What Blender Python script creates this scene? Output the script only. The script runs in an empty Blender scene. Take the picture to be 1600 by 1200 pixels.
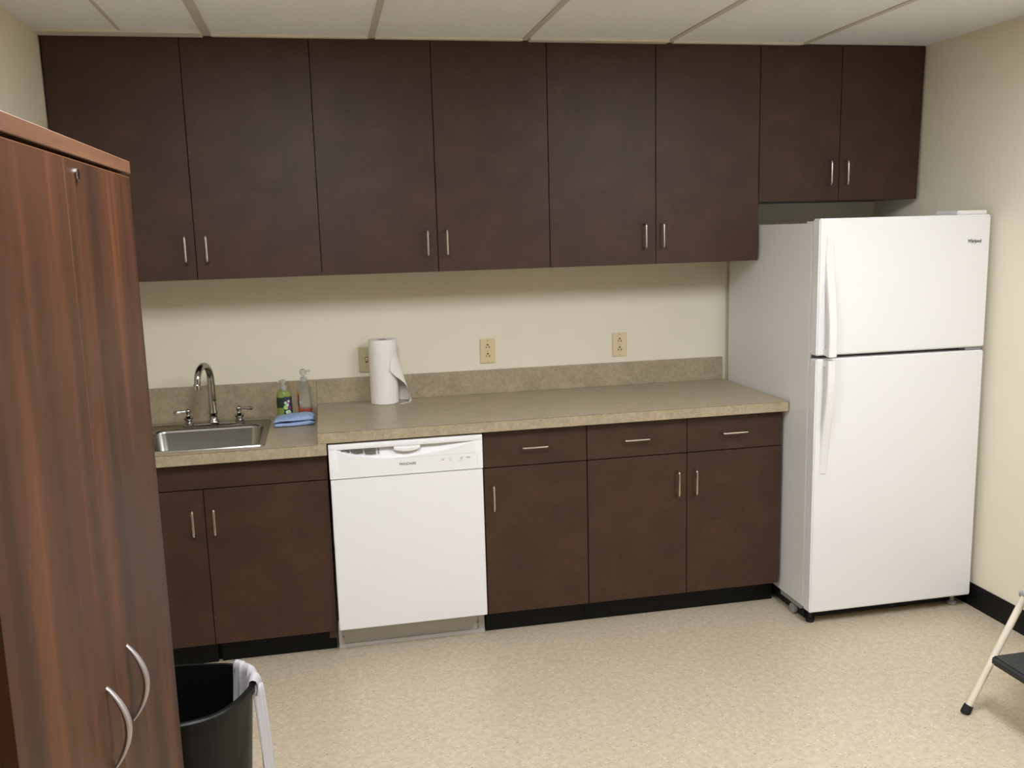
import bpy, bmesh, math, random
from mathutils import Vector, Matrix
random.seed(4)
PI = math.pi
D = bpy.data
COL = bpy.context.scene.collection
SC = bpy.context.scene

# ------------------------------------------------------------------ materials
def s2l(c):
    return tuple(((v/255)/12.92 if v/255 <= .04045 else ((v/255+.055)/1.055)**2.4) for v in c) + (1,)

def mat(name, rgb, rough=.5, metal=0, spec=.5, **kw):
    m = D.materials.new(name); m.use_nodes = True
    b = m.node_tree.nodes['Principled BSDF']
    b.inputs['Base Color'].default_value = s2l(rgb)
    b.inputs['Roughness'].default_value = rough
    b.inputs['Metallic'].default_value = metal
    b.inputs['Specular IOR Level'].default_value = spec
    for k, v in kw.items():
        b.inputs[k.replace('_', ' ')].default_value = v
    return m

def nt(m): return m.node_tree.nodes, m.node_tree.links, m.node_tree.nodes['Principled BSDF']

def mapped(m, scale=(1,1,1)):
    n, l, b = nt(m)
    tc = n.new('ShaderNodeTexCoord'); mp = n.new('ShaderNodeMapping')
    mp.inputs['Scale'].default_value = scale
    l.new(tc.outputs['Object'], mp.inputs['Vector'])
    return mp.outputs['Vector']

def noise(m, vec, scale, detail=4, rough=.6, dist=0):
    n, l, b = nt(m)
    x = n.new('ShaderNodeTexNoise')
    x.inputs['Scale'].default_value = scale; x.inputs['Detail'].default_value = detail
    x.inputs['Roughness'].default_value = rough; x.inputs['Distortion'].default_value = dist
    l.new(vec, x.inputs['Vector'])
    return x.outputs['Fac']

def ramp(m, fac, stops):
    n, l, b = nt(m)
    r = n.new('ShaderNodeValToRGB')
    e = r.color_ramp.elements
    while len(e) < len(stops): e.new(.5)
    for el, (p, c) in zip(e, stops):
        el.position = p; el.color = s2l(c)
    l.new(fac, r.inputs['Fac'])
    return r.outputs['Color']

def mix(m, a, b_, fac, mode='MIX'):
    n, l, b = nt(m)
    x = n.new('ShaderNodeMix'); x.data_type = 'RGBA'; x.blend_type = mode
    if isinstance(fac, (int, float)): x.inputs['Factor'].default_value = fac
    else: l.new(fac, x.inputs['Factor'])
    for sock, v in ((x.inputs[6], a), (x.inputs[7], b_)):
        if isinstance(v, tuple): sock.default_value = v
        else: l.new(v, sock)
    return x.outputs[2]

def base(m, col): nt(m)[1].new(col, nt(m)[2].inputs['Base Color'])

def bump(m, h, strength=.1, dist=.001):
    n, l, b = nt(m)
    x = n.new('ShaderNodeBump'); x.inputs['Strength'].default_value = strength
    x.inputs['Distance'].default_value = dist
    l.new(h, x.inputs['Height']); l.new(x.outputs['Normal'], b.inputs['Normal'])

# painted wall
M_WALL = mat('cream_wall_paint', (214, 203, 174), .75, spec=.25)
v = mapped(M_WALL); base(M_WALL, ramp(M_WALL, noise(M_WALL, v, 1.1, 3), [(.3, (233,224,202)), (.7, (237,228,206))]))
bump(M_WALL, noise(M_WALL, v, 260, 3), .12, .0006)
# ceiling tile
M_TILE = mat('ceiling_tile', (216, 207, 194), .9, spec=.15)
v = mapped(M_TILE); base(M_TILE, ramp(M_TILE, noise(M_TILE, v, 60, 5, .7), [(.36, (239,239,240)), (.55, (244,244,245))]))
bump(M_TILE, noise(M_TILE, v, 140, 4), .12, .0008)
M_TBAR = mat('ceiling_grid_paint', (205, 198, 188), .6)
M_TRIM = mat('white_trim_paint', (222, 214, 200), .5)
# floor: vinyl composition tile with chips
M_FLOOR = mat('vinyl_floor', (200, 186, 158), .3, spec=.45)
v = mapped(M_FLOOR)
c1 = ramp(M_FLOOR, noise(M_FLOOR, v, 2.5, 5), [(.3, (194,178,151)), (.7, (202,187,160))])
c2 = ramp(M_FLOOR, noise(M_FLOOR, v, 45, 3, .6), [(.38, (184,168,141)), (.5, (197,181,155)), (.64, (208,194,169))])
c = mix(M_FLOOR, c1, c2, .6)
n_, l_, b_ = nt(M_FLOOR)
def flecks(vec, scale, thr, col, c, density):
    vo = n_.new('ShaderNodeTexVoronoi'); vo.inputs['Scale'].default_value = scale
    mp = n_.new('ShaderNodeMapping'); mp.inputs['Scale'].default_value = (1, 2.2, 1)
    mp.inputs['Rotation'].default_value = (0, 0, .6)
    l_.new(vec, mp.inputs['Vector']); l_.new(mp.outputs['Vector'], vo.inputs['Vector'])
    lt = n_.new('ShaderNodeMath'); lt.operation = 'LESS_THAN'; lt.inputs[1].default_value = thr
    l_.new(vo.outputs['Distance'], lt.inputs[0])
    sp = n_.new('ShaderNodeSeparateColor'); l_.new(vo.outputs['Color'], sp.inputs['Color'])
    g = n_.new('ShaderNodeMath'); g.operation = 'LESS_THAN'; g.inputs[1].default_value = density
    l_.new(sp.outputs['Red'], g.inputs[0])
    mu = n_.new('ShaderNodeMath'); mu.operation = 'MULTIPLY'
    l_.new(lt.outputs[0], mu.inputs[0]); l_.new(g.outputs[0], mu.inputs[1])
    return mix(M_FLOOR, c, s2l(col), mu.outputs[0])
c = flecks(v, 70, .26, (158,141,115), c, .3)
c = flecks(v, 55, .24, (226,214,190), c, .2)
c = flecks(v, 30, .11, (116,98,76), c, .2)
c = flecks(v, 95, .3, (196,180,150), c, .35)
base(M_FLOOR, c)
# brown cabinet laminate
M_CAB = mat('brown_laminate', (66, 46, 34), .45, spec=.34)
v = mapped(M_CAB)
a = ramp(M_CAB, noise(M_CAB, v, 7, 6, .65, .4), [(.3, (54,36,26)), (.5, (66,44,32)), (.72, (79,53,39))])
bb = ramp(M_CAB, noise(M_CAB, v, 150, 4, .7), [(.35, (51,36,27)), (.65, (77,54,40))])
base(M_CAB, mix(M_CAB, a, bb, .35))
M_CABDARK = mat('cabinet_edge_dark', (30, 24, 20), .6)
M_KICK = mat('black_rubber_base', (11, 11, 10), .5, spec=.25)
# taupe counter laminate
M_CTR = mat('taupe_laminate', (150, 137, 110), .33, spec=.45)
v = mapped(M_CTR)
a = ramp(M_CTR, noise(M_CTR, v, 9, 6, .7, .6), [(.28, (143,130,105)), (.5, (168,154,126)), (.75, (188,172,139))])
bb = ramp(M_CTR, noise(M_CTR, v, 70, 6, .75, .8), [(.36, (132,118,93)), (.55, (177,161,132)), (.7, (191,175,144))])
base(M_CTR, mix(M_CTR, a, bb, .45))
M_CTRLINE = mat('laminate_seam', (74, 62, 44), .5)
# red-brown storage cabinet wood
M_WOOD = mat('cherry_woodgrain', (90, 56, 34), .46, spec=.2)
v = mapped(M_WOOD, (1, 1, .075))
v2 = mapped(M_WOOD, (1, 1, .02))
a = ramp(M_WOOD, noise(M_WOOD, v, 14, 4, .55, .35), [(.32, (36,22,15)), (.46, (60,36,22)), (.57, (82,49,29)), (.70, (110,68,40))])
bb = ramp(M_WOOD, noise(M_WOOD, v2, 85, 3, .6), [(.3, (44,27,18)), (.7, (84,51,31))])
cc = ramp(M_WOOD, noise(M_WOOD, v, 4.5, 2), [(.35, (46,28,19)), (.65, (96,58,33))])
base(M_WOOD, mix(M_WOOD, mix(M_WOOD, a, bb, .22), cc, .30))
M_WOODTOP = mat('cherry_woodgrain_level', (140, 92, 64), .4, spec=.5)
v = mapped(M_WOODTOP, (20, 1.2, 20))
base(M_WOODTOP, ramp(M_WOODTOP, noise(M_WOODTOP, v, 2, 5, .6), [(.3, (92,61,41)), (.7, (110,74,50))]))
M_EDGE = mat('wood_edge_band', (112, 72, 44), .45)
M_DARKWOOD = mat('dark_stained_wood', (34, 22, 17), .5)
v = mapped(M_DARKWOOD, (12, 12, .8)); base(M_DARKWOOD, ramp(M_DARKWOOD, noise(M_DARKWOOD, v, 2, 4), [(.3, (28,18,13)), (.7, (42,27,20))]))
M_APP = mat('white_appliance_enamel', (236, 234, 232), .3, spec=.45)
bump(M_APP, noise(M_APP, mapped(M_APP), 420, 2), .04, .0004)
M_APPSIDE = mat('white_textured_steel', (232, 231, 226), .42)
bump(M_APPSIDE, noise(M_APPSIDE, mapped(M_APPSIDE), 380, 2), .12, .0005)
M_PLAST = mat('white_plastic', (234, 231, 227), .35)
M_GREYP = mat('grey_plastic', (150, 148, 146), .5)
M_KPLATE = mat('pale_grey_kickplate', (205, 200, 192), .4)
M_INK = mat('grey_print', (92, 90, 90), .5)
M_INK2 = mat('mid_grey_print', (140, 138, 138), .5)
M_INKF = mat('faint_grey_print', (186, 184, 182), .5)
M_BLACK = mat('black_void', (12, 12, 12), .7)
M_GASKET = mat('grey_gasket', (98, 95, 98), .6)
M_STEEL = mat('brushed_steel', (152, 148, 140), .26, 1)
bump(M_STEEL, noise(M_STEEL, mapped(M_STEEL, (4, 200, 4)), 3, 2), .03, .0003)
M_CHROME = mat('chrome', (165, 162, 158), .05, 1)
M_PULL = mat('satin_nickel', (205, 200, 192), .25, 1)
M_BOW = mat('satin_silver', (186, 178, 178), .38, .85)
M_PLATE = mat('ivory_plastic', (222, 204, 160), .4)
M_PLATE2 = mat('beige_plastic', (196, 182, 144), .4)
M_SLOT = mat('socket_slot', (50, 40, 30), .6)
M_PAPER = mat('white_paper_towel', (243, 238, 228), .9, spec=.1)
bump(M_PAPER, noise(M_PAPER, mapped(M_PAPER), 220, 3), .35, .001)
M_CORE = mat('cardboard_core', (150, 122, 96), .9)
M_BIN = mat('black_bin_plastic', (11, 11, 10), .4, spec=.26)
M_BAG = mat('white_bin_liner', (214, 209, 210), .4, Alpha=.8, Transmission_Weight=.15)
M_CLEAR = mat('clear_plastic', (238, 240, 236), .08, Transmission_Weight=.92, IOR=1.2)
M_CLEARP = mat('clear_pump_plastic', (225, 222, 214), .15, Transmission_Weight=.6, IOR=1.25)
M_GREEN = mat('green_soap', (170, 188, 98), .15, Transmission_Weight=.45, IOR=1.33)
M_ORANGE = mat('orange_soap', (206, 66, 30), .15, Transmission_Weight=.35, IOR=1.33)
M_LBL = mat('dark_green_label', (34, 58, 38), .4)
M_LG = mat('label_light_green', (176, 212, 120), .4)
M_LW = mat('label_pale', (206, 222, 206), .4)
M_LP = mat('label_purple', (142, 46, 128), .4)
M_LN = mat('label_navy', (46, 56, 92), .4)
M_LY = mat('label_yellow', (196, 170, 80), .4)
M_LO = mat('label_orange', (200, 92, 50), .4)
M_TOWEL = mat('blue_terry', (160, 182, 220), .95, spec=.1)
v = mapped(M_TOWEL); base(M_TOWEL, ramp(M_TOWEL, noise(M_TOWEL, v, 130, 4), [(.35, (148,170,210)), (.65, (178,198,232))]))
bump(M_TOWEL, noise(M_TOWEL, v, 300, 3), .8, .003)
M_STOOLW = mat('cream_painted_steel', (232, 220, 198), .35)
M_RUB = mat('black_rubber', (18, 18, 17), .6)
M_TREAD = mat('black_tread', (38, 39, 38), .75)
v = mapped(M_TREAD); base(M_TREAD, ramp(M_TREAD, noise(M_TREAD, v, 260, 3), [(.35, (28,29,28)), (.7, (62,64,62))]))
M_LAMP = D.materials.new('lit_diffuser'); M_LAMP.use_nodes = True
_n = M_LAMP.node_tree.nodes; _b = _n['Principled BSDF']
_b.inputs['Base Color'].default_value = (1, 1, 1, 1)
_b.inputs['Emission Color'].default_value = (1, 1.06, 1.17, 1)
_b.inputs['Emission Strength'].default_value = 8.9


# ------------------------------------------------------------------ geometry helpers
def box(bm, x0, x1, y0, y1, z0, z1, bev=0, seg=1, mi=0):
    r = bmesh.ops.create_cube(bm, size=1)
    vs = r['verts']
    for v in vs:
        v.co = Vector((x0 if v.co.x < 0 else x1, y0 if v.co.y < 0 else y1, z0 if v.co.z < 0 else z1))
    es = list({e for v in vs for e in v.link_edges}); fs = list({f for v in vs for f in v.link_faces})
    for f in fs: f.material_index = mi
    if bev > 0:
        bmesh.ops.bevel(bm, geom=es, offset=bev, segments=seg, affect='EDGES', clamp_overlap=True, material=-1)
    return bm

def nb(): return bmesh.new()

def boxm(*a, **k): return box(nb(), *a, **k)

def loft(bm, loops, closed=True, cap0=False, cap1=False, mi=0):
    rows = [[bm.verts.new(p) for p in lp] for lp in loops]
    n = len(rows[0])
    for a, b in zip(rows, rows[1:]):
        for i in range(n if closed else n-1):
            j = (i+1) % n
            try: bm.faces.new((a[i], a[j], b[j], b[i])).material_index = mi
            except ValueError: pass
    if cap0: bm.faces.new(list(reversed(rows[0]))).material_index = mi
    if cap1: bm.faces.new(rows[-1]).material_index = mi
    return rows

def circ(c, r, n=24, z=None, ry=None):
    ry = r if ry is None else ry
    return [Vector((c[0]+r*math.cos(2*PI*i/n), c[1]+ry*math.sin(2*PI*i/n), c[2] if z is None else z)) for i in range(n)]

def lathe(bm, cx, cy, prof, n=28, cap0=True, cap1=True, mi=0, sy=1):
    loft(bm, [[Vector((cx+r*math.cos(2*PI*i/n), cy+sy*r*math.sin(2*PI*i/n), z)) for i in range(n)] for r, z in prof], True, cap0, cap1, mi)
    return bm

def tube(bm, pts, r, n=12, caps=True, mi=0):
    pts = [Vector(p) for p in pts]
    rs = r if isinstance(r, (list, tuple)) else [r]*len(pts)
    loops = []; up = None
    for i, p in enumerate(pts):
        t = (pts[min(i+1, len(pts)-1)]-pts[max(i-1, 0)]).normalized()
        if up is None:
            up = Vector((0, 0, 1)) if abs(t.z) < .9 else Vector((1, 0, 0))
        a = t.cross(up)
        if a.length < 1e-4: a = t.cross(Vector((0, 1, 0)))
        a.normalize(); b = a.cross(t).normalized(); up = b
        rr = rs[i]
        ra, rb = rr if isinstance(rr, tuple) else (rr, rr)
        loops.append([p+a*ra*math.cos(2*PI*k/n)+b*rb*math.sin(2*PI*k/n) for k in range(n)])
    loft(bm, loops, True, caps, caps, mi)
    return bm

def arc_pts(pts, rad, seg=5):
    """round the inner corners of a polyline"""
    pts = [Vector(p) for p in pts]; out = [pts[0]]
    for a, b, c in zip(pts, pts[1:], pts[2:]):
        u = (a-b).normalized(); w = (c-b).normalized()
        p0 = b+u*rad; p1 = b+w*rad
        for k in range(seg+1):
            t = k/seg
            out.append((1-t)**2*p0+2*t*(1-t)*b+t*t*p1)
    out.append(pts[-1]); return out

def rrect(x0, x1, y0, y1, z, r, n=6):
    out = []
    for cx, cy, a0 in ((x1-r, y1-r, 0), (x0+r, y1-r, PI/2), (x0+r, y0+r, PI), (x1-r, y0+r, 3*PI/2)):
        for k in range(n+1):
            a = a0+PI/2*k/n
            out.append(Vector((cx+r*math.cos(a), cy+r*math.sin(a), z)))
    return out

def prism_y(bm, prof, y0, y1, mi=0):
    """closed x,z outline extruded along y"""
    loft(bm, [[Vector((x, y0, z)) for x, z in prof], [Vector((x, y1, z)) for x, z in prof]], True, True, True, mi)
    return bm

def prism_x(bm, prof, x0, x1, mi=0):
    loft(bm, [[Vector((x0, y, z)) for y, z in prof], [Vector((x1, y, z)) for y, z in prof]], True, True, True, mi)
    return bm

def root_pos(o):
    p = Vector((0, 0, 0))
    while o is not None: p += o.location; o = o.parent
    return p

def obj(name, bm, m, parent=None, origin=None, angle=32, flip=True):
    if flip: bmesh.ops.recalc_face_normals(bm, faces=bm.faces)
    me = D.meshes.new(name)
    off = root_pos(parent) if parent else Vector(origin or (0, 0, 0))
    bmesh.ops.translate(bm, verts=bm.verts, vec=-off)
    bm.to_mesh(me); bm.free()
    for mm in (m if isinstance(m, (list, tuple)) else [m]): me.materials.append(mm)
    for p in me.polygons: p.use_smooth = True
    me.set_sharp_from_angle(angle=math.radians(angle))
    o = D.objects.new(name, me); COL.objects.link(o)
    if parent: o.parent = parent
    else: o.location = off
    return o

def tag(o, label, cat, group=None):
    o['label'] = label; o['category'] = cat
    if group: o['group'] = group
    return o

def thing(name, loc, label, cat, group=None):
    o = D.objects.new(name, None); COL.objects.link(o); o.location = loc
    o.empty_display_size = .1
    return tag(o, label, cat, group)

def struct(name, bm, m):
    o = obj(name, bm, m); o['kind'] = 'structure'; return o

# ------------------------------------------------------------------ camera
CAM = (0.9576, -4.1216, 1.6466); YAW, PIT, ROL, F = .1998, -.1639, -.0272, 1434.93
cy_, sy_, cp, sp = math.cos(YAW), math.sin(YAW), math.cos(PIT), math.sin(PIT)
fw = Vector((sy_*cp, cy_*cp, sp)); rt = Vector((cy_, -sy_, 0)); up = rt.cross(fw)
r2 = rt*math.cos(ROL)+up*math.sin(ROL); u2 = -rt*math.sin(ROL)+up*math.cos(ROL)
cd = D.cameras.new('camera'); cam = D.objects.new('camera', cd); COL.objects.link(cam)
cd.sensor_width = 36; cd.sensor_fit = 'HORIZONTAL'; cd.lens = F/1600*36; cd.clip_start = .05
mw = Matrix((r2, u2, -fw)).transposed().to_4x4(); mw.translation = Vector(CAM)
cam.matrix_world = mw
SC.camera = cam

# ------------------------------------------------------------------ room shell
XR, YF, ZC = 3.6234, -6.2, 2.406
struct('floor', boxm(-.1, XR+.1, YF-.1, .1, -.1, 0), M_FLOOR)
struct('ceiling', boxm(-.1, XR+.1, YF-.1, .1, ZC, ZC+.1), M_TILE)
struct('wall_back', boxm(-.1, XR+.1, 0, .1, 0, ZC), M_WALL)
struct('wall_left', boxm(-.1, 0, YF, 0, 0, ZC), M_WALL)
struct('wall_right', boxm(XR, XR+.1, YF, 0, 0, ZC), M_WALL)
struct('wall_front', boxm(-.1, XR+.1, YF-.1, YF, 0, ZC), M_WALL)
def cove(x0, x1, y0, y1):
    return boxm(x0, x1, y0, y1, 0, .104, bev=.002)
struct('baseboard_right', cove(XR-.006, XR, YF, 0), M_KICK)
struct('baseboard_left', cove(0, .006, YF, -.62), M_KICK)
struct('baseboard_back', cove(2.86, XR-.006, -.006, 0), M_KICK)
bm = nb()
for k in range(5):
    x = .59+.6096*k
    w = .017 if k == 0 else .012
    box(bm, x-w, x+w, YF, -.36, ZC-.004, ZC, bev=.001)
box(bm, .288, .3, YF, -.42, ZC-.003, ZC)
for y in (-1.6-.6096*1.2*k for k in range(6)):
    box(bm, 0, XR, y-.012, y+.012, ZC-.0035, ZC)
struct('trim_1', bm, M_TBAR)
bm = nb()
box(bm, 0, .575, -.432, -.36, ZC-.010, ZC, bev=.001)
box(bm, .605, 1.187, -.385, -.36, ZC-.008, ZC, bev=.001)
box(bm, 1.213, 1.797, -.385, -.36, ZC-.008, ZC, bev=.001)
box(bm, 1.823, 2.407, -.405, -.36, ZC-.010, ZC, bev=.001)
box(bm, 2.433, 3.016, -.385, -.36, ZC-.008, ZC, bev=.001)
struct('trim_2', bm, M_TRIM)

# ceiling lights (real troffers behind and above the camera's view)
def troffer(x, y, label, wx=.6, wy=1.2, m=None):
    t = thing('ceiling_light', (x, y, ZC-.01), label, 'ceiling light', 'ceiling lights')
    b = nb()
    for a in ((x-wx/2, x+wx/2, y-wy/2, y-wy/2+.03), (x-wx/2, x+wx/2, y+wy/2-.03, y+wy/2),
              (x-wx/2, x-wx/2+.03, y-wy/2+.03, y+wy/2-.03), (x+wx/2-.03, x+wx/2, y-wy/2+.03, y+wy/2-.03)):
        box(b, *a, ZC-.014, ZC-.0005)
    obj('frame', b, M_TRIM, t)
    obj('diffuser', boxm(x-wx/2+.03, x+wx/2-.03, y-wy/2+.03, y+wy/2-.03, ZC-.009, ZC-.002), m or M_LAMP, t)
troffer(.895, -2.52, 'white ceiling light panel on the left, in front of the storage cabinet')
troffer(2.724, -2.52, 'white ceiling light panel on the right, in front of the fridge')

# ------------------------------------------------------------------ pulls
def pull_v(x, y, z0, z1, off=.032, r=.0042):
    b = nb()
    tube(b, arc_pts([(x, y, z0), (x, y-off, z0), (x, y-off, z1), (x, y, z1)], .012), r, 10)
    return b
def pull_h(x0, x1, y, z, off=.03, r=.0042):
    b = nb()
    tube(b, arc_pts([(x0, y, z), (x0, y-off, z), (x1, y-off, z), (x1, y, z)], .012), r, 10)
    return b

# ------------------------------------------------------------------ upper cabinets
UY = -.3582; UT = 2.4058; UB = 1.4948; UFB = 1.7462
UX = [0.0, .4854, .959, 1.4274, 1.8977, 2.3635, 2.8342, 3.2153, 3.6025]
HX = {0: .451, 1: .529, 2: 1.385, 3: 1.464, 4: 2.310, 5: 2.389, 6: 3.1625, 7: 3.242}
def upper(i0, zb, label, hz):
    xa, xb = UX[i0], UX[i0+2]
    t = thing('wall_cabinet', ((xa+xb)/2, UY/2, zb), label, 'cabinet', 'brown wall cabinets')
    g = .0015
    xl = xa + (.004 if i0 == 0 else 0)
    b = nb(); box(b, xl+.0008, xb-.0008, UY+.021, -.001, zb, UT-.001)
    if i0 == 6:   # narrow scribe strip closing to the side wall
        loft(b, [[Vector((xb-.0008, UY+.006, z)), Vector((xb-.0008, -.002, z)), Vector((e, -.002, z)), Vector((e, UY+.006, z))]
                 for z, e in ((zb, xb+.003), (UT-.001, xb+.016))], True, True, True)
    obj('carcass', b, M_CAB, t)
    for k in (0, 1):
        a0, a1 = UX[i0+k], UX[i0+k+1]
        if i0 == 0 and k == 0: a0 = .006
        d = obj('door', boxm(a0+g, a1-g, UY, UY+.0185, zb+.001, UT-.006, bev=.0008), M_CAB, t)
        hx = HX[i0+k]
        obj('handle', pull_v(hx, UY, hz, hz+.102), M_PULL, d)
    return t
upper(0, UB, 'leftmost dark brown wall cabinet, two tall doors, above the sink', 1.563)
upper(2, UB, 'dark brown wall cabinet with two tall doors, above the paper towel roll and dishwasher', 1.561)
upper(4, UB, 'dark brown wall cabinet with two tall doors, directly left of the fridge', 1.564)
upper(6, UFB, 'short dark brown wall cabinet with two doors above the white fridge', 1.814)

# ------------------------------------------------------------------ base cabinets
FY = -.6121; KY = -.5359; BZ = .106
def toe(b, x0, x1): box(b, x0, x1, KY, -.01, 0, BZ-.004, bev=.001)
# sink base
t = thing('base_cabinet', (.46, -.3, 0), 'dark brown base cabinet with two doors under the sink', 'cabinet', 'brown base cabinets')
b = nb()
box(b, .004, .022, FY+.021, -.002, BZ, .828); box(b, .905, .934, FY+.006, -.002, BZ-.03, .828)
box(b, .022, .905, FY+.021, -.002, BZ, BZ+.018); box(b, .022, .905, -.012, -.002, BZ, .828)
box(b, .022, .905, FY+.021, FY+.04, .70, .828)
obj('carcass', b, M_CAB, t)
obj('false_front', boxm(.008, .9345, FY, FY+.019, .7265, .8275, bev=.0008), M_CAB, t)
d = obj('door', boxm(.008, .4715, FY, FY+.019, BZ, .7225, bev=.0008), M_CAB, t)
obj('handle', pull_v(.4315, FY, .548, .65), M_PULL, d)
d = obj('door', boxm(.4745, .9345, FY, FY+.019, BZ, .7225, bev=.0008), M_CAB, t)
obj('handle', pull_v(.5085, FY, .548, .65), M_PULL, d)
b = nb(); box(b, .004, .47, KY-.004, -.01, 0, BZ-.004, bev=.001); box(b, .484, .93, KY, -.01, 0, BZ-.004, bev=.001)
box(b, .47, .484, KY+.02, -.01, 0, BZ-.004)
obj('toe_kick', b, M_KICK, t)
# single cabinet right of dishwasher
CB = .8735
GZ = .7204
t = thing('base_cabinet', (1.757, -.3, 0), 'narrow dark brown base cabinet, one drawer over one door, right of dishwasher', 'cabinet', 'brown base cabinets')
obj('carcass', boxm(1.5445, 1.9705, FY+.021, -.002, BZ, CB), M_CAB, t)
d = obj('drawer', boxm(1.5445, 1.9697, FY, FY+.019, GZ+.002, CB-.0075, bev=.0008), M_CAB, t)
obj('handle', pull_h(1.70, 1.805, FY, .7975), M_PULL, d)
d = obj('door', boxm(1.5445, 1.9697, FY, FY+.019, BZ, GZ-.002, bev=.0008), M_CAB, t)
obj('handle', pull_v(1.578, FY, .546, .65), M_PULL, d)
b = nb(); toe(b, 1.5445, 1.9705); obj('toe_kick', b, M_KICK, t)
# double cabinet
t = thing('base_cabinet', (2.4, -.3, 0), 'wide dark brown base cabinet, two drawers over two doors, beside fridge', 'cabinet', 'brown base cabinets')
obj('carcass', boxm(1.972, 2.8305, FY+.021, -.002, BZ, CB), M_CAB, t)
for x0, x1, hd, hv in ((1.9735, 2.4027, (2.127, 2.234), 2.359), (2.4057, 2.8305, (2.556, 2.666), 2.437)):
    d = obj('drawer', boxm(x0, x1, FY, FY+.019, GZ+.002, CB-.0075, bev=.0008), M_CAB, t)
    obj('handle', pull_h(hd[0], hd[1], FY, .7965), M_PULL, d)
    d = obj('door', boxm(x0, x1, FY, FY+.019, BZ, GZ-.002, bev=.0008), M_CAB, t)
    obj('handle', pull_v(hv, FY, .543, .647), M_PULL, d)
b = nb(); toe(b, 1.972, 2.84); obj('toe_kick', b, M_KICK, t)

# ------------------------------------------------------------------ countertops
CT = .917; CF = -.649; LT = .872; LB = .829
t = thing('countertop', (1.87, -.32, .8745), 'long raised taupe laminate countertop over the dishwasher and right cabinets', 'countertop')
b = nb(); box(b, .9055, 2.8406, CF, -.001, .8745, CT, bev=.0012)
box(b, .9055, .9365, CF, -.001, LB, .8745)
obj('slab', b, M_CTR, t)
b = nb(); box(b, .906, 2.84, CF-.0003, CF+.001, CT-.0022, CT-.001)
obj('edge_seam', b, M_CTRLINE, t)
obj('backsplash', boxm(.9055, 2.829, -.0175, -.0005, CT, 1.0257, bev=.001), M_CTR, t)
t = thing('countertop', (.45, -.32, LB), 'lower taupe laminate countertop holding the steel sink', 'countertop')
SX0, SX1, SY0, SY1 = .205, .708, -.603, -.085     # sink rim outer
b = nb()
hx0, hx1, hy0, hy1 = SX0+.02, SX1-.02, SY0+.015, -.15
box(b, .001, .9055, CF, hy0, LB, LT, bev=0); box(b, .001, .9055, hy1, -.001, LB, LT)
box(b, .001, hx0, hy0, hy1, LB, LT); box(b, hx1, .9055, hy0, hy1, LB, LT)
obj('slab', b, M_CTR, t)
obj('edge_seam', boxm(.001, .905, CF-.0003, CF+.001, LT-.0022, LT-.001), M_CTRLINE, t)
obj('backsplash', boxm(.001, .905, -.0175, -.0005, LT, 1.0257, bev=.001), M_CTR, t)

# ------------------------------------------------------------------ sink
t = thing('kitchen_sink', ((SX0+SX1)/2, (SY0+SY1)/2, LT), 'square drop-in stainless steel sink in the lower counter', 'sink')
b = nb()
ix0, ix1, iy0, iy1 = SX0+.030, SX1-.026, SY0+.027, -.172
L = [rrect(SX0, SX1, SY0, SY1, LT+.0005, .02), rrect(SX0+.002, SX1-.002, SY0+.002, SY1-.002, LT+.005, .02),
     rrect(SX0+.008, SX1-.008, SY0+.008, SY1-.008, LT+.0062, .02), rrect(SX0+.013, SX1-.013, SY0+.013, SY1-.013, LT+.003, .022),
     rrect(ix0-.006, ix1+.006, iy0-.006, iy1+.006, LT+.003, .055), rrect(ix0, ix1, iy0, iy1, LT-.001, .052),
     rrect(ix0+.004, ix1-.004, iy0+.004, iy1-.004, LT-.012, .05), rrect(ix0+.012, ix1-.012, iy0+.012, iy1-.012, LT-.13, .05),
     rrect(ix0+.025, ix1-.025, iy0+.025, iy1-.025, LT-.152, .045), rrect(ix0+.06, ix1-.06, iy0+.06, iy1-.06, LT-.158, .03),
     rrect(ix0+.18, ix1-.18, iy0+.17, iy1-.17, LT-.162, .005)]
loft(b, L, True, False, True)
obj('basin', b, M_STEEL, t, flip=False, angle=40)
b = nb(); mx, my = (ix0+ix1)/2, (iy0+iy1)/2
lathe(b, mx, my, [(.045, LT-.1612), (.043, LT-.157), (.034, LT-.158), (.03, LT-.161)], 24, True, True)
obj('drain', b, M_CHROME, t)

# ------------------------------------------------------------------ faucet
ZD = LT+.003
t = thing('faucet', (.472, -.118, ZD), 'chrome gooseneck faucet with two lever handles behind the sink', 'faucet')
b = nb()
loft(b, [rrect(.345, .60, -.150, -.09, ZD, .028), rrect(.345, .60, -.150, -.09, ZD+.006, .028), rrect(.353, .592, -.142, -.098, ZD+.011, .021)], True, True, True)
obj('deck_plate', b, M_CHROME, t)
b = nb(); sx, sy = .474, -.12
lathe(b, sx, sy, [(.024, ZD+.008), (.024, ZD+.014), (.017, ZD+.022), (.0145, ZD+.04), (.018, ZD+.048), (.018, ZD+.054), (.014, ZD+.062), (.0155, ZD+.085), (.0125, ZD+.1), (.012, ZD+.118)], 20)
P = [(sx, sy, ZD+.1), (sx, sy, ZD+.165)]
ra = .064
for k in range(13):
    a = PI*(1-k/12.0)*1.0
    P.append((sx-.036*(1+math.cos(a))/2*1.05, sy-ra-ra*math.cos(a), ZD+.195+ra*math.sin(a)*1.02))
P.append((P[-1][0]-.002, P[-1][1]-.002, ZD+.180))
tube(b, P, [.0155-.0028*k/(len(P)-1) for k in range(len(P))], 18)
e = Vector(P[-1]); tube(b, [e+Vector((0, 0, .016)), e+Vector((0, 0, .012)), e+Vector((0, 0, -.008))], [.0128, .0150, .0150], 16)
obj('spout', b, M_CHROME, t, angle=50)
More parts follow.
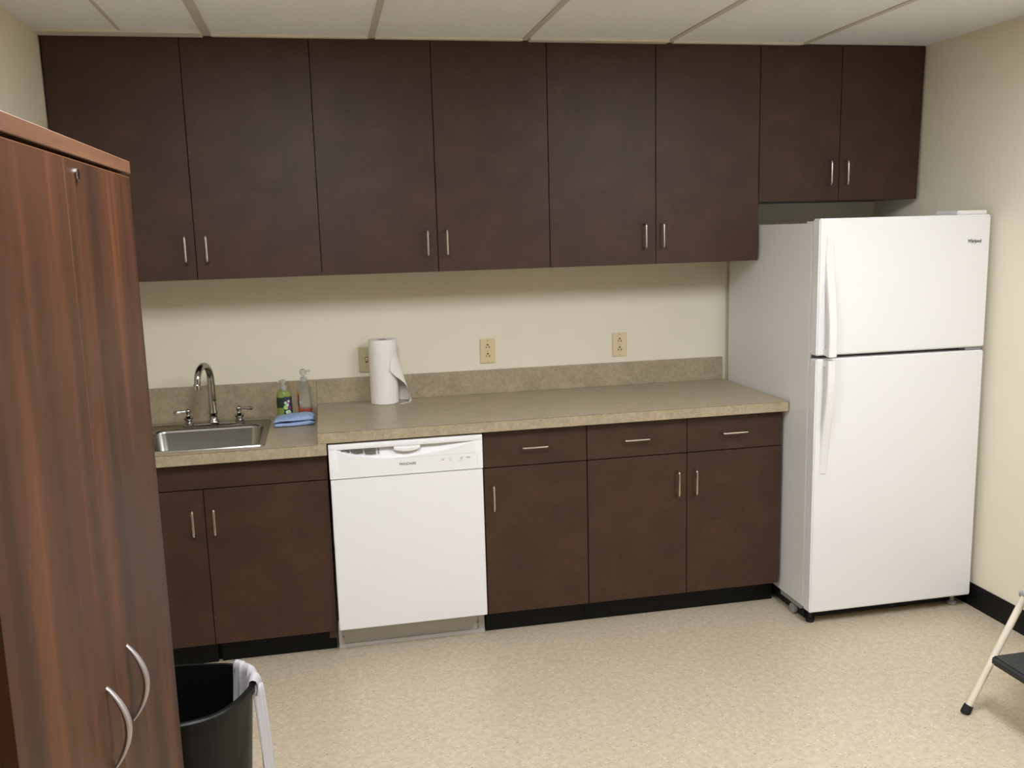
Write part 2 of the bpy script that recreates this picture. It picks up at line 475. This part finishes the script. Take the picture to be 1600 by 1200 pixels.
for hx, sgn in ((.372, -1), (.578, 1)):
    b = nb(); hy = -.118
    lathe(b, hx, hy, [(.021, ZD+.008), (.021, ZD+.014), (.013, ZD+.019), (.013, ZD+.023), (.0195, ZD+.029), (.0195, ZD+.035), (.012, ZD+.041), (.009, ZD+.046),
                      (.0075, ZD+.050), (.0105, ZD+.056), (.0115, ZD+.062), (.0105, ZD+.068), (.006, ZD+.073), (.001, ZD+.0745)], 18)
    tube(b, [(hx, hy, ZD+.061), (hx+sgn*.018, hy-.002, ZD+.062), (hx+sgn*.028, hy-.003, ZD+.062), (hx+sgn*.046, hy-.005, ZD+.061), (hx+sgn*.056, hy-.006, ZD+.06), (hx+sgn*.059, hy-.006, ZD+.06)],
         [.0045, .0045, .0055, .0085, .0075, .003], 12)
    obj('handle', b, M_CHROME, t, angle=50)

# ------------------------------------------------------------------ soap bottles
def arc_patch(b, cx, cy, rx, ry, a0, a1, z0, z1, n=12, mi=0, off=.0006):
    rows = []
    for z in (z0, z1):
        rows.append([Vector((cx+(rx+off)*math.cos(a0+(a1-a0)*k/n), cy+(ry+off)*math.sin(a0+(a1-a0)*k/n), z)) for k in range(n+1)])
    loft(b, rows, False, mi=mi)
def disc_patch(b, cx, cy, rx, ry, a, zc, r, mi, off):
    c = b.verts.new((cx+(rx+off)*math.cos(a), cy+(ry+off)*math.sin(a), zc)); ring = []
    for k in range(14):
        q = 2*PI*k/14; aa = a+r*math.cos(q)/rx
        ring.append(b.verts.new((cx+(rx+off)*math.cos(aa), cy+(ry+off)*math.sin(aa), zc+r*math.sin(q))))
    for k in range(14): b.faces.new((c, ring[k], ring[(k+1) % 14])).material_index = mi

cx, cy, z0 = .768, -.115, LT
t = thing('soap_bottle', (cx, cy, z0), 'green hand soap bottle with dark label and clear pump, beside the sink', 'soap bottle')
b = nb(); rx, ry = .0315, .020
prof = [(.9, 0), (.99, .004), (1, .01), (1, .098), (.97, .110), (.8, .124), (.5, .132), (.42, .134)]
lathe(b, cx, cy, [(rx*k, z0+z) for k, z in prof], 32, True, True, sy=ry/rx)
obj('body', b, M_GREEN, t)
b = nb()
A0, A1 = -PI*.98, -.06
arc_patch(b, cx, cy, rx, ry, A0, -PI*.52, z0+.058, z0+.102, 10, 0)
arc_patch(b, cx, cy, rx, ry, -PI*.52, A1, z0+.016, z0+.105, 14, 0)
for a, z, r, mi, of in ((-1.35, .060, .0105, 1, .0012), (-1.02, .036, .0115, 2, .0012), (-.98, .084, .0095, 3, .0012), (-.86, .058, .0085, 3, .0014), (-1.4, .079, .006, 2, .0013),
                    (-1.13, .070, .006, 2, .0016), (-1.45, .098, .006, 4, .0012), (-1.2, .099, .006, 4, .0012), (-.98, .085, .005, 2, .0018), (-1.0, .037, .006, 1, .0018), (-1.3, .04, .005, 2, .0013)):
    disc_patch(b, cx, cy, rx, ry, a, z0+z, r, mi, of)
obj('label', b, [M_LBL, M_LG, M_LW, M_LP, M_LN], t, flip=False)
b = nb()
lathe(b, cx, cy, [(.013, z0+.131), (.013, z0+.149), (.0055, z0+.150), (.0055, z0+.164), (.010, z0+.165), (.011, z0+.174), (.007, z0+.178)], 18)
tube(b, [(cx, cy, z0+.171), (cx-.014, cy-.012, z0+.174), (cx-.021, cy-.018, z0+.166)], .0042, 8)
obj('pump', b, M_CLEARP, t)

cx, cy = .853, -.10
t = thing('soap_bottle', (cx, cy, z0), 'clear bottle with a little orange-red soap left, behind the blue towel', 'soap bottle')
b = nb(); r = .0285
lathe(b, cx, cy, [(r*.9, z0), (r, z0+.006), (r, z0+.115), (r*1.02, z0+.135), (r*.86, z0+.15), (r*.55, z0+.163), (.013, z0+.166)], 32)
obj('body', b, M_CLEAR, t)
b = nb(); lathe(b, cx, cy, [(r*.88, z0+.002), (r*.955, z0+.007), (r*.955, z0+.047)], 32)
obj('liquid', b, M_ORANGE, t)
b = nb(); a0, a1 = -PI*.98, -PI*.77
for za, zb, mi in ((.02, .06, 4), (.06, .082, 2), (.082, .108, 3), (.108, .128, 1)):
    arc_patch(b, cx, cy, r, r, a0, a1 if mi != 1 else -PI*.82, z0+za, z0+zb, 8, mi)
disc_patch(b, cx, cy, r, r, -PI*.78, z0+.115, .0065, 1, .001); disc_patch(b, cx, cy, r, r, -PI*.72, z0+.075, .006, 0, .001)
disc_patch(b, cx, cy, r, r, -PI*.70, z0+.042, .007, 4, .001)
obj('label', b, [M_LW, M_LY, M_LN, mat('label_red', (176, 60, 56), .4), M_LO], t, flip=False)
b = nb()
lathe(b, cx, cy, [(.0145, z0+.164), (.0145, z0+.180), (.006, z0+.181), (.006, z0+.190), (.013, z0+.192), (.0155, z0+.204), (.013, z0+.213), (.006, z0+.217)], 18)
tube(b, [(cx, cy, z0+.208), (cx+.016, cy-.008, z0+.211), (cx+.030, cy-.014, z0+.209)], .004, 8)
obj('pump', b, M_CLEARP, t)

# ------------------------------------------------------------------ folded blue towel
b = nb()
# spiral fold cross-section in y,z swept along x
def towel_sec(s):
    """outline of a folded cloth (y,z), closed"""
    pts = []
    h = .040
    out = [(-.068, .002), (-.071, .010), (-.066, .017), (-.03, .0175), (.0, .0185), (-.03, .0205), (-.066, .0215), (-.073, .027), (-.068, .036), (-.045, h), (0, h+.002), (.045, h), (.066, .034), (.071, .022), (.068, .008), (.05, .001), (0, .0), (-.04, .0)]
    return out
rng = random.Random(2)
loops = []; N = 26
ax, ay, bx, by = .724, -.215, .892, -.205
for i in range(N+1):
    tt = i/N
    k = min(1, .62+math.sin(min(tt, 1-tt)*PI)*1.4) if 0 < tt < 1 else .55
    kz = (.82+.25*tt)*(1-.35*(abs(tt-.5)*2)**8)
    px = ax+(bx-ax)*tt; py = ay+(by-ay)*tt
    lp = []
    for j, (yy, zz) in enumerate(towel_sec(tt)):
        w = .0016*math.sin(7*tt+j)+.0012*math.sin(19*tt+2.3*j)
        lp.append(Vector((px+.004*math.sin(j*1.3)*(1 if i in (0, N) else 0), py+.86*yy*(.97+.05*math.sin(5*tt+j*.7))*(.55+.45*min(1, 8*min(tt, 1-tt)+.55)), LT+.0005+max(0, zz*kz*1.05+(w if zz > .003 else 0)))))
    loops.append(lp)
loft(b, loops, True, True, True)
bmesh.ops.subdivide_edges(b, edges=b.edges, cuts=1, use_grid_fill=True)
o = obj('folded_towel', b, M_TOWEL, None, (.81, -.21, LT), angle=80)
tag(o, 'folded light blue terry cloth lying between sink and raised counter', 'towel')
sm = o.modifiers.new('round', 'SUBSURF'); sm.levels = 1; sm.render_levels = 1

# ------------------------------------------------------------------ paper towel roll
cx, cy, z0 = 1.199, -.090, CT
R = .0612; H = .283
t = thing('paper_towel_roll', (cx, cy, z0), 'upright white paper towel roll with a loose sheet, on the raised counter', 'paper towel')
b = nb(); n = 48
def rad(k, z): return R*(1+.006*math.sin(3*k*2*PI/n+z*9))
prof_out = [(0, .95), (.003, 1.0), (.06, 1.0), (.14, .995), (.22, .99), (.279, .985), (.283, .955)]
loops = [[Vector((cx+rad(k, z)*f*math.cos(2*PI*k/n), cy+rad(k, z)*f*math.sin(2*PI*k/n), z0+z)) for k in range(n)] for z, f in prof_out]
for f in (.7, .5, .37): loops.append([Vector((cx+R*f*math.cos(2*PI*k/n), cy+R*f*math.sin(2*PI*k/n), z0+H-.001)) for k in range(n)])
loops.append([Vector((cx+R*.365*math.cos(2*PI*k/n), cy+R*.365*math.sin(2*PI*k/n), z0+.02)) for k in range(n)])
loft(b, loops, True, True, True)
obj('roll', b, M_PAPER, t, angle=40)
b = nb()
loft(b, [circ((cx, cy, 0), R*.36, 24, z0+.03), circ((cx, cy, 0), R*.36, 24, z0+H-.002), circ((cx, cy, 0), R*.335, 24, z0+H-.002), circ((cx, cy, 0), R*.335, 24, z0+.03)], True)
obj('core', b, M_CORE, t)
# loose sheet flaring away to the right
b = nb(); rows = []
NT, NA = 48, 30
for i in range(NT+1):
    tt = i/NT                       # 0 bottom .. 1 top
    z = z0+.001+tt*.245
    w = max(0, (.88-tt)/.88)**1.05
    d = .053*w; rr = R+.0012+.004*w
    a_start = math.radians(115)
    K = [(0, -92), (.012, -70), (.025, -34), (.08, -10), (.2, -2), (.35, -30), (.5, -68), (.6, -84), (.75, -72), (.88, -45), (1, -30)]
    for (ta, va), (tb, vb) in zip(K, K[1:]):
        if ta <= tt <= tb: a_end = math.radians(va+(vb-va)*(tt-ta)/(tb-ta))
    row = []
    for k in range(NA+1):
        a = a_start+(a_end-a_start)*k/NA
        f = .5-.5*math.cos(min(1, k/NA*2.2)*PI)
        row.append(Vector((cx+d*f+rr*math.cos(a), cy+.004*w*f-.006*w*f+rr*math.sin(a)*(1-.12*w*f), z)))
    rows.append(row)
loft(b, rows, False)
o = obj('loose_sheet', b, M_PAPER, t, angle=80, flip=False)
so = o.modifiers.new('thick', 'SOLIDIFY'); so.thickness = .0007; so.offset = 1

# ------------------------------------------------------------------ outlets and switch
def outlet(x, z, label):
    t = thing('wall_outlet', (x, -.003, z), label, 'outlet', 'ivory wall outlets')
    obj('cover_plate', boxm(x-.035, x+.035, -.0065, -.0003, z-.057, z+.057, bev=.0025, seg=2), M_PLATE, t)
    for s in (1, -1):
        b = nb(); zc = z+s*.0205
        loft(b, [[Vector((x+.0165*math.cos(a)*1.0, y, zc+max(-.0135, min(.0135, .0168*math.sin(a))))) for a in [2*PI*k/24 for k in range(24)]] for y in (-.0062, -.0085)], True, False, True)
        r = obj('receptacle', b, M_PLATE, t)
        b = nb()
        box(b, x-.0082, x-.0052, -.0092, -.0084, zc-.0070, zc+.0025); box(b, x+.0048, x+.0088, -.0092, -.0084, zc-.0075, zc+.0020)
        loft(b, [[Vector((x+.0040*math.cos(2*PI*k/12), y, zc+.0085+.0040*math.sin(2*PI*k/12))) for k in range(12)] for y in (-.0084, -.0092)], True, True, True)
        obj('slots', b, M_SLOT, r)
    for s in (.049, -.049, 0):
        b = nb()
        loft(b, [[Vector((x+.0026*math.cos(2*PI*k/12), y, z+s+.0026*math.sin(2*PI*k/12))) for k in range(12)] for y in (-.0062, -.0075)], True, True, True)
        obj('screw', b, M_GREYP, t)
outlet(1.6815, 1.112, 'ivory duplex outlet on the wall above the dishwasher, nearer the paper towel roll')
outlet(2.314, 1.1095, 'ivory duplex outlet on the wall nearer the fridge')
x, z = 1.131, 1.1015
t = thing('light_switch', (x, -.003, z), 'beige wall switch partly hidden behind the paper towel roll', 'light switch')
obj('cover_plate', boxm(x-.035, x+.035, -.0065, -.0003, z-.057, z+.057, bev=.0025, seg=2), M_PLATE2, t)
b = nb(); box(b, x-.0058, x+.0058, -.0072, -.0063, z-.0125, z+.0125); obj('slot', b, M_SLOT, t)
b = nb(); prism_x(b, [(-.0065, z-.0085), (-.010, z-.004), (-.017, z+.006), (-.016, z+.0095), (-.0065, z+.0095)], x-.0043, x+.0043)
obj('toggle', b, M_PLATE, t)
for s in (.030, -.030):
    b = nb()
    loft(b, [[Vector((x+.0028*math.cos(2*PI*k/12), y, z+s+.0028*math.sin(2*PI*k/12))) for k in range(12)] for y in (-.0062, -.0078)], True, True, True)
    obj('screw', b, M_GREYP, t)

# ------------------------------------------------------------------ text
def text(name, s, x, y, z, size, m, parent, bold=0, width=None):
    cu = D.curves.new(name, 'FONT'); cu.body = s; cu.size = size; cu.extrude = .0002; cu.offset = bold
    cu.align_x = 'CENTER'; cu.align_y = 'CENTER'
    tmp = D.objects.new(name+'_tmp', cu); COL.objects.link(tmp)
    bpy.context.view_layer.update()
    dg = bpy.context.evaluated_depsgraph_get()
    me = D.meshes.new_from_object(tmp.evaluated_get(dg))
    D.objects.remove(tmp)
    me.name = name; me.materials.clear(); me.materials.append(m)
    sc = 1
    if width:
        xs = [v.co.x for v in me.vertices]; sc = width/(max(xs)-min(xs))
    me.transform(Matrix.Rotation(PI/2, 4, 'X') @ Matrix.Diagonal((sc, 1, 1, 1)))
    o = D.objects.new(name, me); COL.objects.link(o); o.parent = parent
    o.location = Vector((x, y, z))-root_pos(parent)
    return o

# ------------------------------------------------------------------ dishwasher
DY = -.640; DX0, DX1 = .9425, 1.5365
t = thing('dishwasher', (1.24, -.32, 0), 'white built-in dishwasher under the raised counter', 'dishwasher')
b = nb(); box(b, .945, 1.534, DY+.03, -.02, .11, .862); obj('tub', b, M_BLACK, t)
obj('door_panel', boxm(DX0+.002, DX1-.001, DY, DY+.03, .1165, .7275, bev=.0025, seg=2), M_APP, t)
# control panel with scooped recess
PY = DY-.004; PZ0, PZ1 = .7295, .867
xa, xb = .974, 1.511
b = nb(); NC = 48
cols = []
for i in range(NC+1):
    x = DX0+(DX1-DX0)*i/NC; cols.append(x)
def zline(x): return .8445
def zcurve(x):
    if x <= xa or x >= xb: return .8445
    u = (x-xa)/(xb-xa)
    return .8445-.044*(math.sin(PI*u**.8)**.85 if 0 < u < 1 else 0)
prev = None
edge = .004
for i, x in enumerate(cols):
    zl, zc = zline(x), zcurve(x)
    dep = .030*min(1, (zl-zc)/.028)
    col = [Vector((x, DY+.03, PZ1)), Vector((x, PY+.008, PZ1)), Vector((x, PY+.002, PZ1-.002)), Vector((x, PY, PZ1-.007)), Vector((x, PY, zl+.002)), Vector((x, PY+.001, zl)), Vector((x, PY+.001+dep, zl-.0005)),
           Vector((x, PY+.0005+dep*.72, zl-(zl-zc)*.45)), Vector((x, PY, zc-.0012)), Vector((x, PY, PZ0+.003)), Vector((x, PY+.003, PZ0)), Vector((x, DY+.03, PZ0))]
    if i in (0, NC):
        col = [Vector((c.x, min(c.y+.002, DY+.03), c.z)) for c in col]
    cur = [b.verts.new(c) for c in col]
    if prev:
        for j in range(len(cur)-1):
            b.faces.new((prev[j], cur[j], cur[j+1], prev[j+1]))
    else: b.faces.new(cur)
    prev = cur
b.faces.new(list(reversed(prev)))
cp_ = obj('control_panel', b, M_APP, t, angle=30)
# latch handle
b = nb()
lx0, lx1 = 1.190, 1.291
top = []; 
loops = []
for i in range(13):
    u = i/12; x = lx0+(lx1-lx0)*u
    dz = .022*(math.sin(PI*(.12+.76*u)))**.6
    dy = .012*(math.sin(PI*(.06+.88*u)))**.6
    loops.append([Vector((x, PY+.012, .8435)), Vector((x, PY-dy*.4, .8435)), Vector((x, PY-dy, .8435-dz*.35)), Vector((x, PY-dy, .8435-dz*.8)), Vector((x, PY-dy*.6, .8435-dz)), Vector((x, PY+.012, .8435-dz))])
loft(b, loops, True, True, True)
obj('latch_handle', b, M_PLAST, t)
# vent slots
b = nb()
for r, zc, x0 in ((0, .8405, .990), (1, .8350, 1.012), (2, .8295, 1.035)):
    segs = [(x0, 1.022), (1.027, 1.072), (1.077, 1.122), (1.127, 1.134)] if r < 2 else [(1.038, 1.072), (1.077, 1.122), (1.127, 1.134)]
    for sa, sb in segs:
        if sb-sa < .003: continue
        box(b, sa, sb, PY-.0004, PY+.006, zc-.0008, zc+.0008)
    segs2 = [(max(x0, 1.03), 1.072), (1.077, 1.122)]
for sa, sb in ((1.08, 1.122), (1.127, 1.134)): box(b, sa, sb, PY-.0004, PY+.004, .8232, .8248)
obj('vent_slots', b, M_INK, t)
text('brand_lettering', 'FRIGIDAIRE', 1.241, PY-.0004, .7715, .0135, M_INK, t, .0002, .064)
for x, z, w, h in ((1.378, .777, .012, .0022), (1.378, .783, .018, .001), (1.408, .7795, .014, .001), (1.408, .7735, .014, .001), (1.448, .768, .022, .001), (1.478, .780, .017, .0032), (1.478, .7745, .014, .001), (1.408, .786, .012, .001)):
    obj('button_marking', boxm(x-w/2, x+w/2, PY-.0004, PY+.0004, z-h/2, z+h/2), M_INK2 if h > .002 else M_INKF, t)
b = nb()
loft(b, [[Vector((1.4515+r*math.cos(2*PI*k/16), PY-.0004, .778+r*math.sin(2*PI*k/16))) for k in range(16)] for r in (.0048, .003)], True)
obj('button_ring', b, M_INK2, t)
b = nb()
fx0, fx1, fz0, fz1 = 1.196, 1.516, .752, .7965
for x0, x1, z0_, z1_ in ((fx0, fx1, fz1-.0007, fz1), (fx1-.0007, fx1, fz0, fz1)):
    box(b, x0, x1, PY-.0003, PY+.0003, z0_, z1_)
obj('panel_outline', b, M_INKF, t)
b = nb()
box(b, .9395, 1.538, -.536, -.52, .012, .114); box(b, .9395, 1.538, -.545, -.536, 0, .016, bev=.001)
box(b, .9395, .962, -.540, -.536, .014, .112); box(b, 1.514, 1.538, -.540, -.536, .014, .112)
kp = obj('kick_plate', b, M_KPLATE, t)
for x in (.958, 1.508):
    b = nb()
    loft(b, [[Vector((x+.004*math.cos(2*PI*k/12), y, .046+.004*math.sin(2*PI*k/12))) for k in range(12)] for y in (-.539, -.5425)], True, True, True)
    obj('screw', b, M_GREYP, kp)

# ------------------------------------------------------------------ fridge
FX0, FX1 = 2.846, 3.598
FFY = -.850; FSY = -.792
t = thing('refrigerator', (3.22, -.45, 0), 'white top-freezer refrigerator in the right corner', 'refrigerator')
b = nb(); box(b, FX0+.001, FX1-.001, FSY, -.042, .066, 1.648, bev=.004, seg=2)
obj('cabinet', b, M_APPSIDE, t)
obj('door_gasket', boxm(FX0+.010, FX1-.008, FSY-.008, FSY+.004, .075, 1.645), M_GASKET, t)
def fdoor(name, z0, z1):
    return obj(name, boxm(FX0, FX1, FFY, FSY-.006, z0, z1, bev=.005, seg=3), M_APP, t)
fz = fdoor('freezer_door', 1.1325, 1.666)
rf = fdoor('fridge_door', .060, 1.1185)
# handles: broad blades, flush at the far end and standing off at the divider
def fhandle(parent, z_far, z_near, wfar, wnear, xl):
    b = nb(); loops = []
    N = 24
    for i in range(N+1):
        u = i/N; z = z_far+(z_near-z_far)*u
        e = min(1, u/.85)
        off = .001+.046*(e*e*(3-2*e))*.95+.002
        w = wfar+(wnear-wfar)*u
        th = .014+.008*u
        x1 = xl+w
        yb = FFY+.002 if u < .02 else FFY-off+th
        yb = min(yb, FFY+.002)
        c = .004
        y0 = FFY-off
        loops.append([Vector((xl, yb, z)), Vector((xl, y0+c, z)), Vector((xl+c, y0, z)), Vector((x1-c, y0, z)), Vector((x1, y0+c, z)), Vector((x1, yb, z))])
    loft(b, loops, True, True, True)
    # stand-off foot at the divider end
    s = 1 if z_near > z_far else -1
    za, zb = sorted((z_near, z_near-s*.03))
    box(b, xl+.004, xl+wnear-.002, FFY-.04, FFY+.002, za+.001, zb-.001, bev=.002)
    return obj('handle', b, M_PLAST, parent, angle=40)
fhandle(fz, 1.595, 1.131, .034, .034, 2.874)
fhandle(rf, .652, 1.1165, .034, .034, 2.872)
text('brand_lettering', 'Whirlpool', 3.527, FFY-.0004, 1.5615, .019, M_INK, fz, .0007, .062)
b = nb()
pts = []
for k in range(15):
    a = PI*1.15+PI*.7*k/14; pts.append(Vector((3.522+.012*math.cos(a), FFY-.0006, 1.5575+.006*math.sin(a))))
tube(b, pts, .0005, 6); obj('brand_swoosh', b, M_GREYP, fz)
b = nb(); box(b, 3.455, 3.590, -.835, -.70, 1.6655, 1.683, bev=.003, seg=2); box(b, 3.47, 3.585, -.80, -.71, 1.648, 1.667)
obj('hinge_cover', b, M_PLAST, t)
b = nb(); box(b, 3.52, 3.59, FFY+.012, FSY+.01, 1.1205, 1.131); obj('middle_hinge', b, M_GREYP, t)
b = nb(); box(b, FX0+.004, FX0+.02, FSY-.01, FSY+.05, 1.648, 1.656, bev=.002); obj('hinge_plug', b, M_PLAST, t)
b = nb(); box(b, FX0+.02, FX1-.02, -.772, -.12, .010, .062); obj('base_grille_shade', b, M_BLACK, t)  # grille as a solid black block, painting in the shadow under the fridge
for x in (FX0+.035, FX1-.045):
    b = nb(); lathe(b, x, -.795, [(.017, 0), (.020, .014), (.010, .018), (.008, .05), (.012, .059)], 16)
    obj('leveling_foot', b, M_RUB if x < 3 else M_GREYP, t)
b = nb(); box(b, FX0+.002, FX0+.019, -.77, -.60, .048, .067, bev=.002)
loft(b, [[Vector((x, -.70+.022*math.cos(2*PI*k/16), .0225+.022*math.sin(2*PI*k/16))) for k in range(16)] for x in (FX0+.003, FX0+.018)], True, True, True)
obj('roller', b, M_GREYP, t)

# ------------------------------------------------------------------ tall storage cabinet
WX = .597; WY0, WY1 = -3.092, -2.152; WT = 1.8045
t = thing('storage_cabinet', (.3, (WY0+WY1)/2, 0), 'tall reddish woodgrain storage cabinet at the left, with two doors', 'cabinet')
obj('top_panel', boxm(.004, WX+.002, WY0-.003, WY1+.006, 1.780, WT, bev=.0012), M_WOODTOP, t)
b = nb()
box(b, .006, WX-.0215, WY0+.0015, WY0+.02, .06, 1.7795); box(b, .006, WX-.021, WY1-.018, WY1, .06, 1.7795)
box(b, .006, .02, WY0+.02, WY1-.018, .06, 1.7795); box(b, .02, WX-.021, WY0+.02, WY1-.018, .06, .08)
obj('carcass', b, M_WOOD, t)
obj('plinth', boxm(.01, WX-.05, WY0+.002, WY1-.002, 0, .06), M_DARKWOOD, t)
obj('top_rail', boxm(WX-.06, WX-.021, WY0+.02, WY1-.018, 1.75, 1.7795), M_BLACK, t)
SEAM = -2.641
def bow(y, zb, zt):
    b = nb(); P = []; Rr = []
    for k in range(21):
        u = k/20; a = math.sin(PI*u)
        P.append((WX-.001+0.027*a**.85, y, zb+(zt-zb)*u)); w = .0035+.0035*a
        Rr.append((w*1.35, w*.75))
    tube(b, P, Rr, 12)
    return b
for y0, y1, hy in ((WY0, SEAM-.0012, -2.705), (SEAM+.0012, WY1, -2.553)):
    d = obj('door', boxm(WX-.019, WX, y0, y1, .066, 1.7735, bev=.0006), M_WOOD, t)
    b = nb()
    box(b, WX-.018, WX+.0002, y0, y0+.0014, .068, 1.772) if y0 > WY0 else box(b, WX-.018, WX+.0002, y1-.0014, y1, .068, 1.772)
    box(b, WX-.003, WX+.0002, y0, y1, 1.7722, 1.7737)
    obj('edge_band', b, M_EDGE, d)
    obj('handle', bow(hy, .838, .974), M_BOW, d)
    if y0 > WY0:
        b = nb(); lc = Vector((WX, -2.572, 1.7515))
        loft(b, [[lc+Vector((dx, r*math.cos(2*PI*k/18), r*math.sin(2*PI*k/18))) for k in range(18)] for dx, r in ((0, .0095), (.003, .0095), (.004, .0075), (.0035, .005))], True, True, True)
        lk = obj('lock', b, M_CHROME, d)
        
# ------------------------------------------------------------------ waste bin
BZR = .50
half = [(.60, -1.632), (.655, -1.648), (.692, -1.682), (.715, -1.730), (.720, -1.775), (.707, -1.825), (.680, -1.878), (.638, -1.925), (.575, -1.948)]
key = [(.50, -1.618)]+half+[(.50, -1.953)]+[(1-x, y) for x, y in reversed(half)]
bc = Vector((.50, -1.785, 0))
RIM = []
for i in range(len(key)):
    p0, p1, p2, p3 = (Vector(key[(i+q) % len(key)]) for q in (-1, 0, 1, 2))
    for k in range(5):
        u = k/5
        RIM.append(.5*((2*p1)+(p2-p0)*u+(2*p0-5*p1+4*p2-p3)*u*u+(3*p1-p0-3*p2+p3)*u**3))
NR = len(RIM)
def nrm(i):
    d = RIM[(i+1) % NR]-RIM[(i-1) % NR]; d.normalize()
    return Vector((-d.y, d.x))          # outward (the outline runs clockwise)
def binloop(z, k, inset=0):
    return [Vector((bc.x+(p.x-bc.x)*k-nrm(i).x*inset, bc.y+(p.y-bc.y)*k-nrm(i).y*inset, z)) for i, p in enumerate(RIM)]
t = thing('waste_bin', (bc.x, bc.y, 0), 'black plastic waste bin on the floor between storage cabinet and sink cabinet', 'waste bin')
b = nb()
loft(b, [binloop(0, .80), binloop(.004, .82), binloop(.25, .90), binloop(BZR-.024, .975), binloop(BZR-.0225, .995, -.004), binloop(BZR-.004, 1.0, -.004), binloop(BZR, 1.0), binloop(BZR, 1.0, .009), binloop(BZR-.012, .985, .008), binloop(.25, .90, .004), binloop(.012, .82, .004)], True, True, True)
obj('body', b, M_BIN, t, angle=45)
b = nb(); rows = []
i0, i1 = 11, 26
for q in range(31):
    v_ = q/30; fi = i0+(i1-i0)*v_; a_ = int(fi); fr_ = fi-a_
    p = RIM[a_]*(1-fr_)+RIM[a_+1]*fr_; n = (nrm(a_)*(1-fr_)+nrm(a_+1)*fr_).normalized()
    w = .0035*math.sin(v_*19)+.0025*math.sin(v_*43+1)
    e = math.sin(PI*min(1, max(0, v_)))**.4
    prof = [(-.030, -.16+.07*v_), (-.022, -.10), (-.017+w, -.045), (-.014+w, -.008), (-.010, .006+.004*e), (-.002, .010+.005*e+w), (.008+w*.5, .008+.003*e), (.013+w, -.004), (.0125+w, -.020), (.007+w, -.034)]
    rows.append([Vector((p.x+n.x*o_, p.y+n.y*o_, BZR+dz)) for o_, dz in prof])
loft(b, rows, False)
o = obj('liner', b, M_BAG, t, angle=80)
so = o.modifiers.new('thick', 'SOLIDIFY'); so.thickness = .0012
b = nb(); rows = []
for i in range(21):
    u = i/20; z = BZR-.008-u*.42
    wd = .007+.021*u**.7
    row = []
    for k in range(15):
        q = k/14-.5
        row.append(Vector((.728+.022*u**.8+.006*math.sin(q*14+u*2)+.010*q*2, -1.772-.030*u+q*2*wd, z+.006*math.sin(q*9)*u)))
    rows.append(row)
loft(b, rows, False)
o = obj('liner_tail', b, M_BAG, t, angle=80)
so = o.modifiers.new('thick', 'SOLIDIFY'); so.thickness = .0015

# ------------------------------------------------------------------ step stool
t = thing('step_stool', (3.27, -1.83, 0), 'folding step stool with cream legs and black steps at the right edge', 'step stool')
YA, YB = -1.60, -2.045
for yy in (YA, YB):
    b = nb()
    tube(b, [(3.010, yy, .020), (3.195, yy, .377), (3.235, yy, .452)], .0115, 14)
    lg = obj('leg', b, M_STOOLW, t)
    b = nb(); tube(b, [(3.000, yy, .0), (3.003, yy, .006), (3.014, yy, .028)], [.0155, .0165, .0150], 14)
    obj('foot_cap', b, M_RUB, lg)
for yy, s in ((YA-.024, 1), (YB+.024, -1)):
    b = nb(); tube(b, [(3.500, yy, .020), (3.30, yy, .30), (3.195, yy, .44)], .0105, 12)
    lg = obj('leg', b, M_STOOLW, t)
    b = nb(); tube(b, [(3.510, yy, .0), (3.507, yy, .006), (3.494, yy, .028)], [.0145, .0155, .014], 12)
    obj('foot_cap', b, M_RUB, lg)
    b = nb(); loft(b, [[Vector((3.205+.012*math.cos(2*PI*k/12), yy+yq, .398+.012*math.sin(2*PI*k/12))) for k in range(12)] for yq in (-.006, .040 if s > 0 else -.04)], True, True, True)
    obj('hinge_pin', b, M_GREYP, t)
b = nb(); box(b, 3.052, 3.255, YB+.030, YA-.040, .190, .222, bev=.008, seg=3); obj('step', b, M_TREAD, t)
b = nb(); box(b, 3.155, 3.40, YB+.030, YA-.040, .445, .475, bev=.008, seg=3); obj('top_step', b, M_TREAD, t)
for pa, pb in (((3.10, YA, .196), (3.10, YB, .196)), ((3.39, YA-.024, .18), (3.39, YB+.024, .18)), ((3.232, YA, .449), (3.232, YB, .449))):
    obj('cross_bar', tube(nb(), [pa, pb], .007, 10), M_STOOLW, t)

# ------------------------------------------------------------------ world, colour management
w = D.worlds.new('world'); SC.world = w; w.use_nodes = True
w.node_tree.nodes['Background'].inputs['Color'].default_value = (.9, .9, 1, 1)
w.node_tree.nodes['Background'].inputs['Strength'].default_value = .0
vs = SC.view_settings
vs.view_transform = 'Standard'; vs.look = 'None'; vs.exposure = 1.29; vs.gamma = 1; vs.use_curve_mapping = False
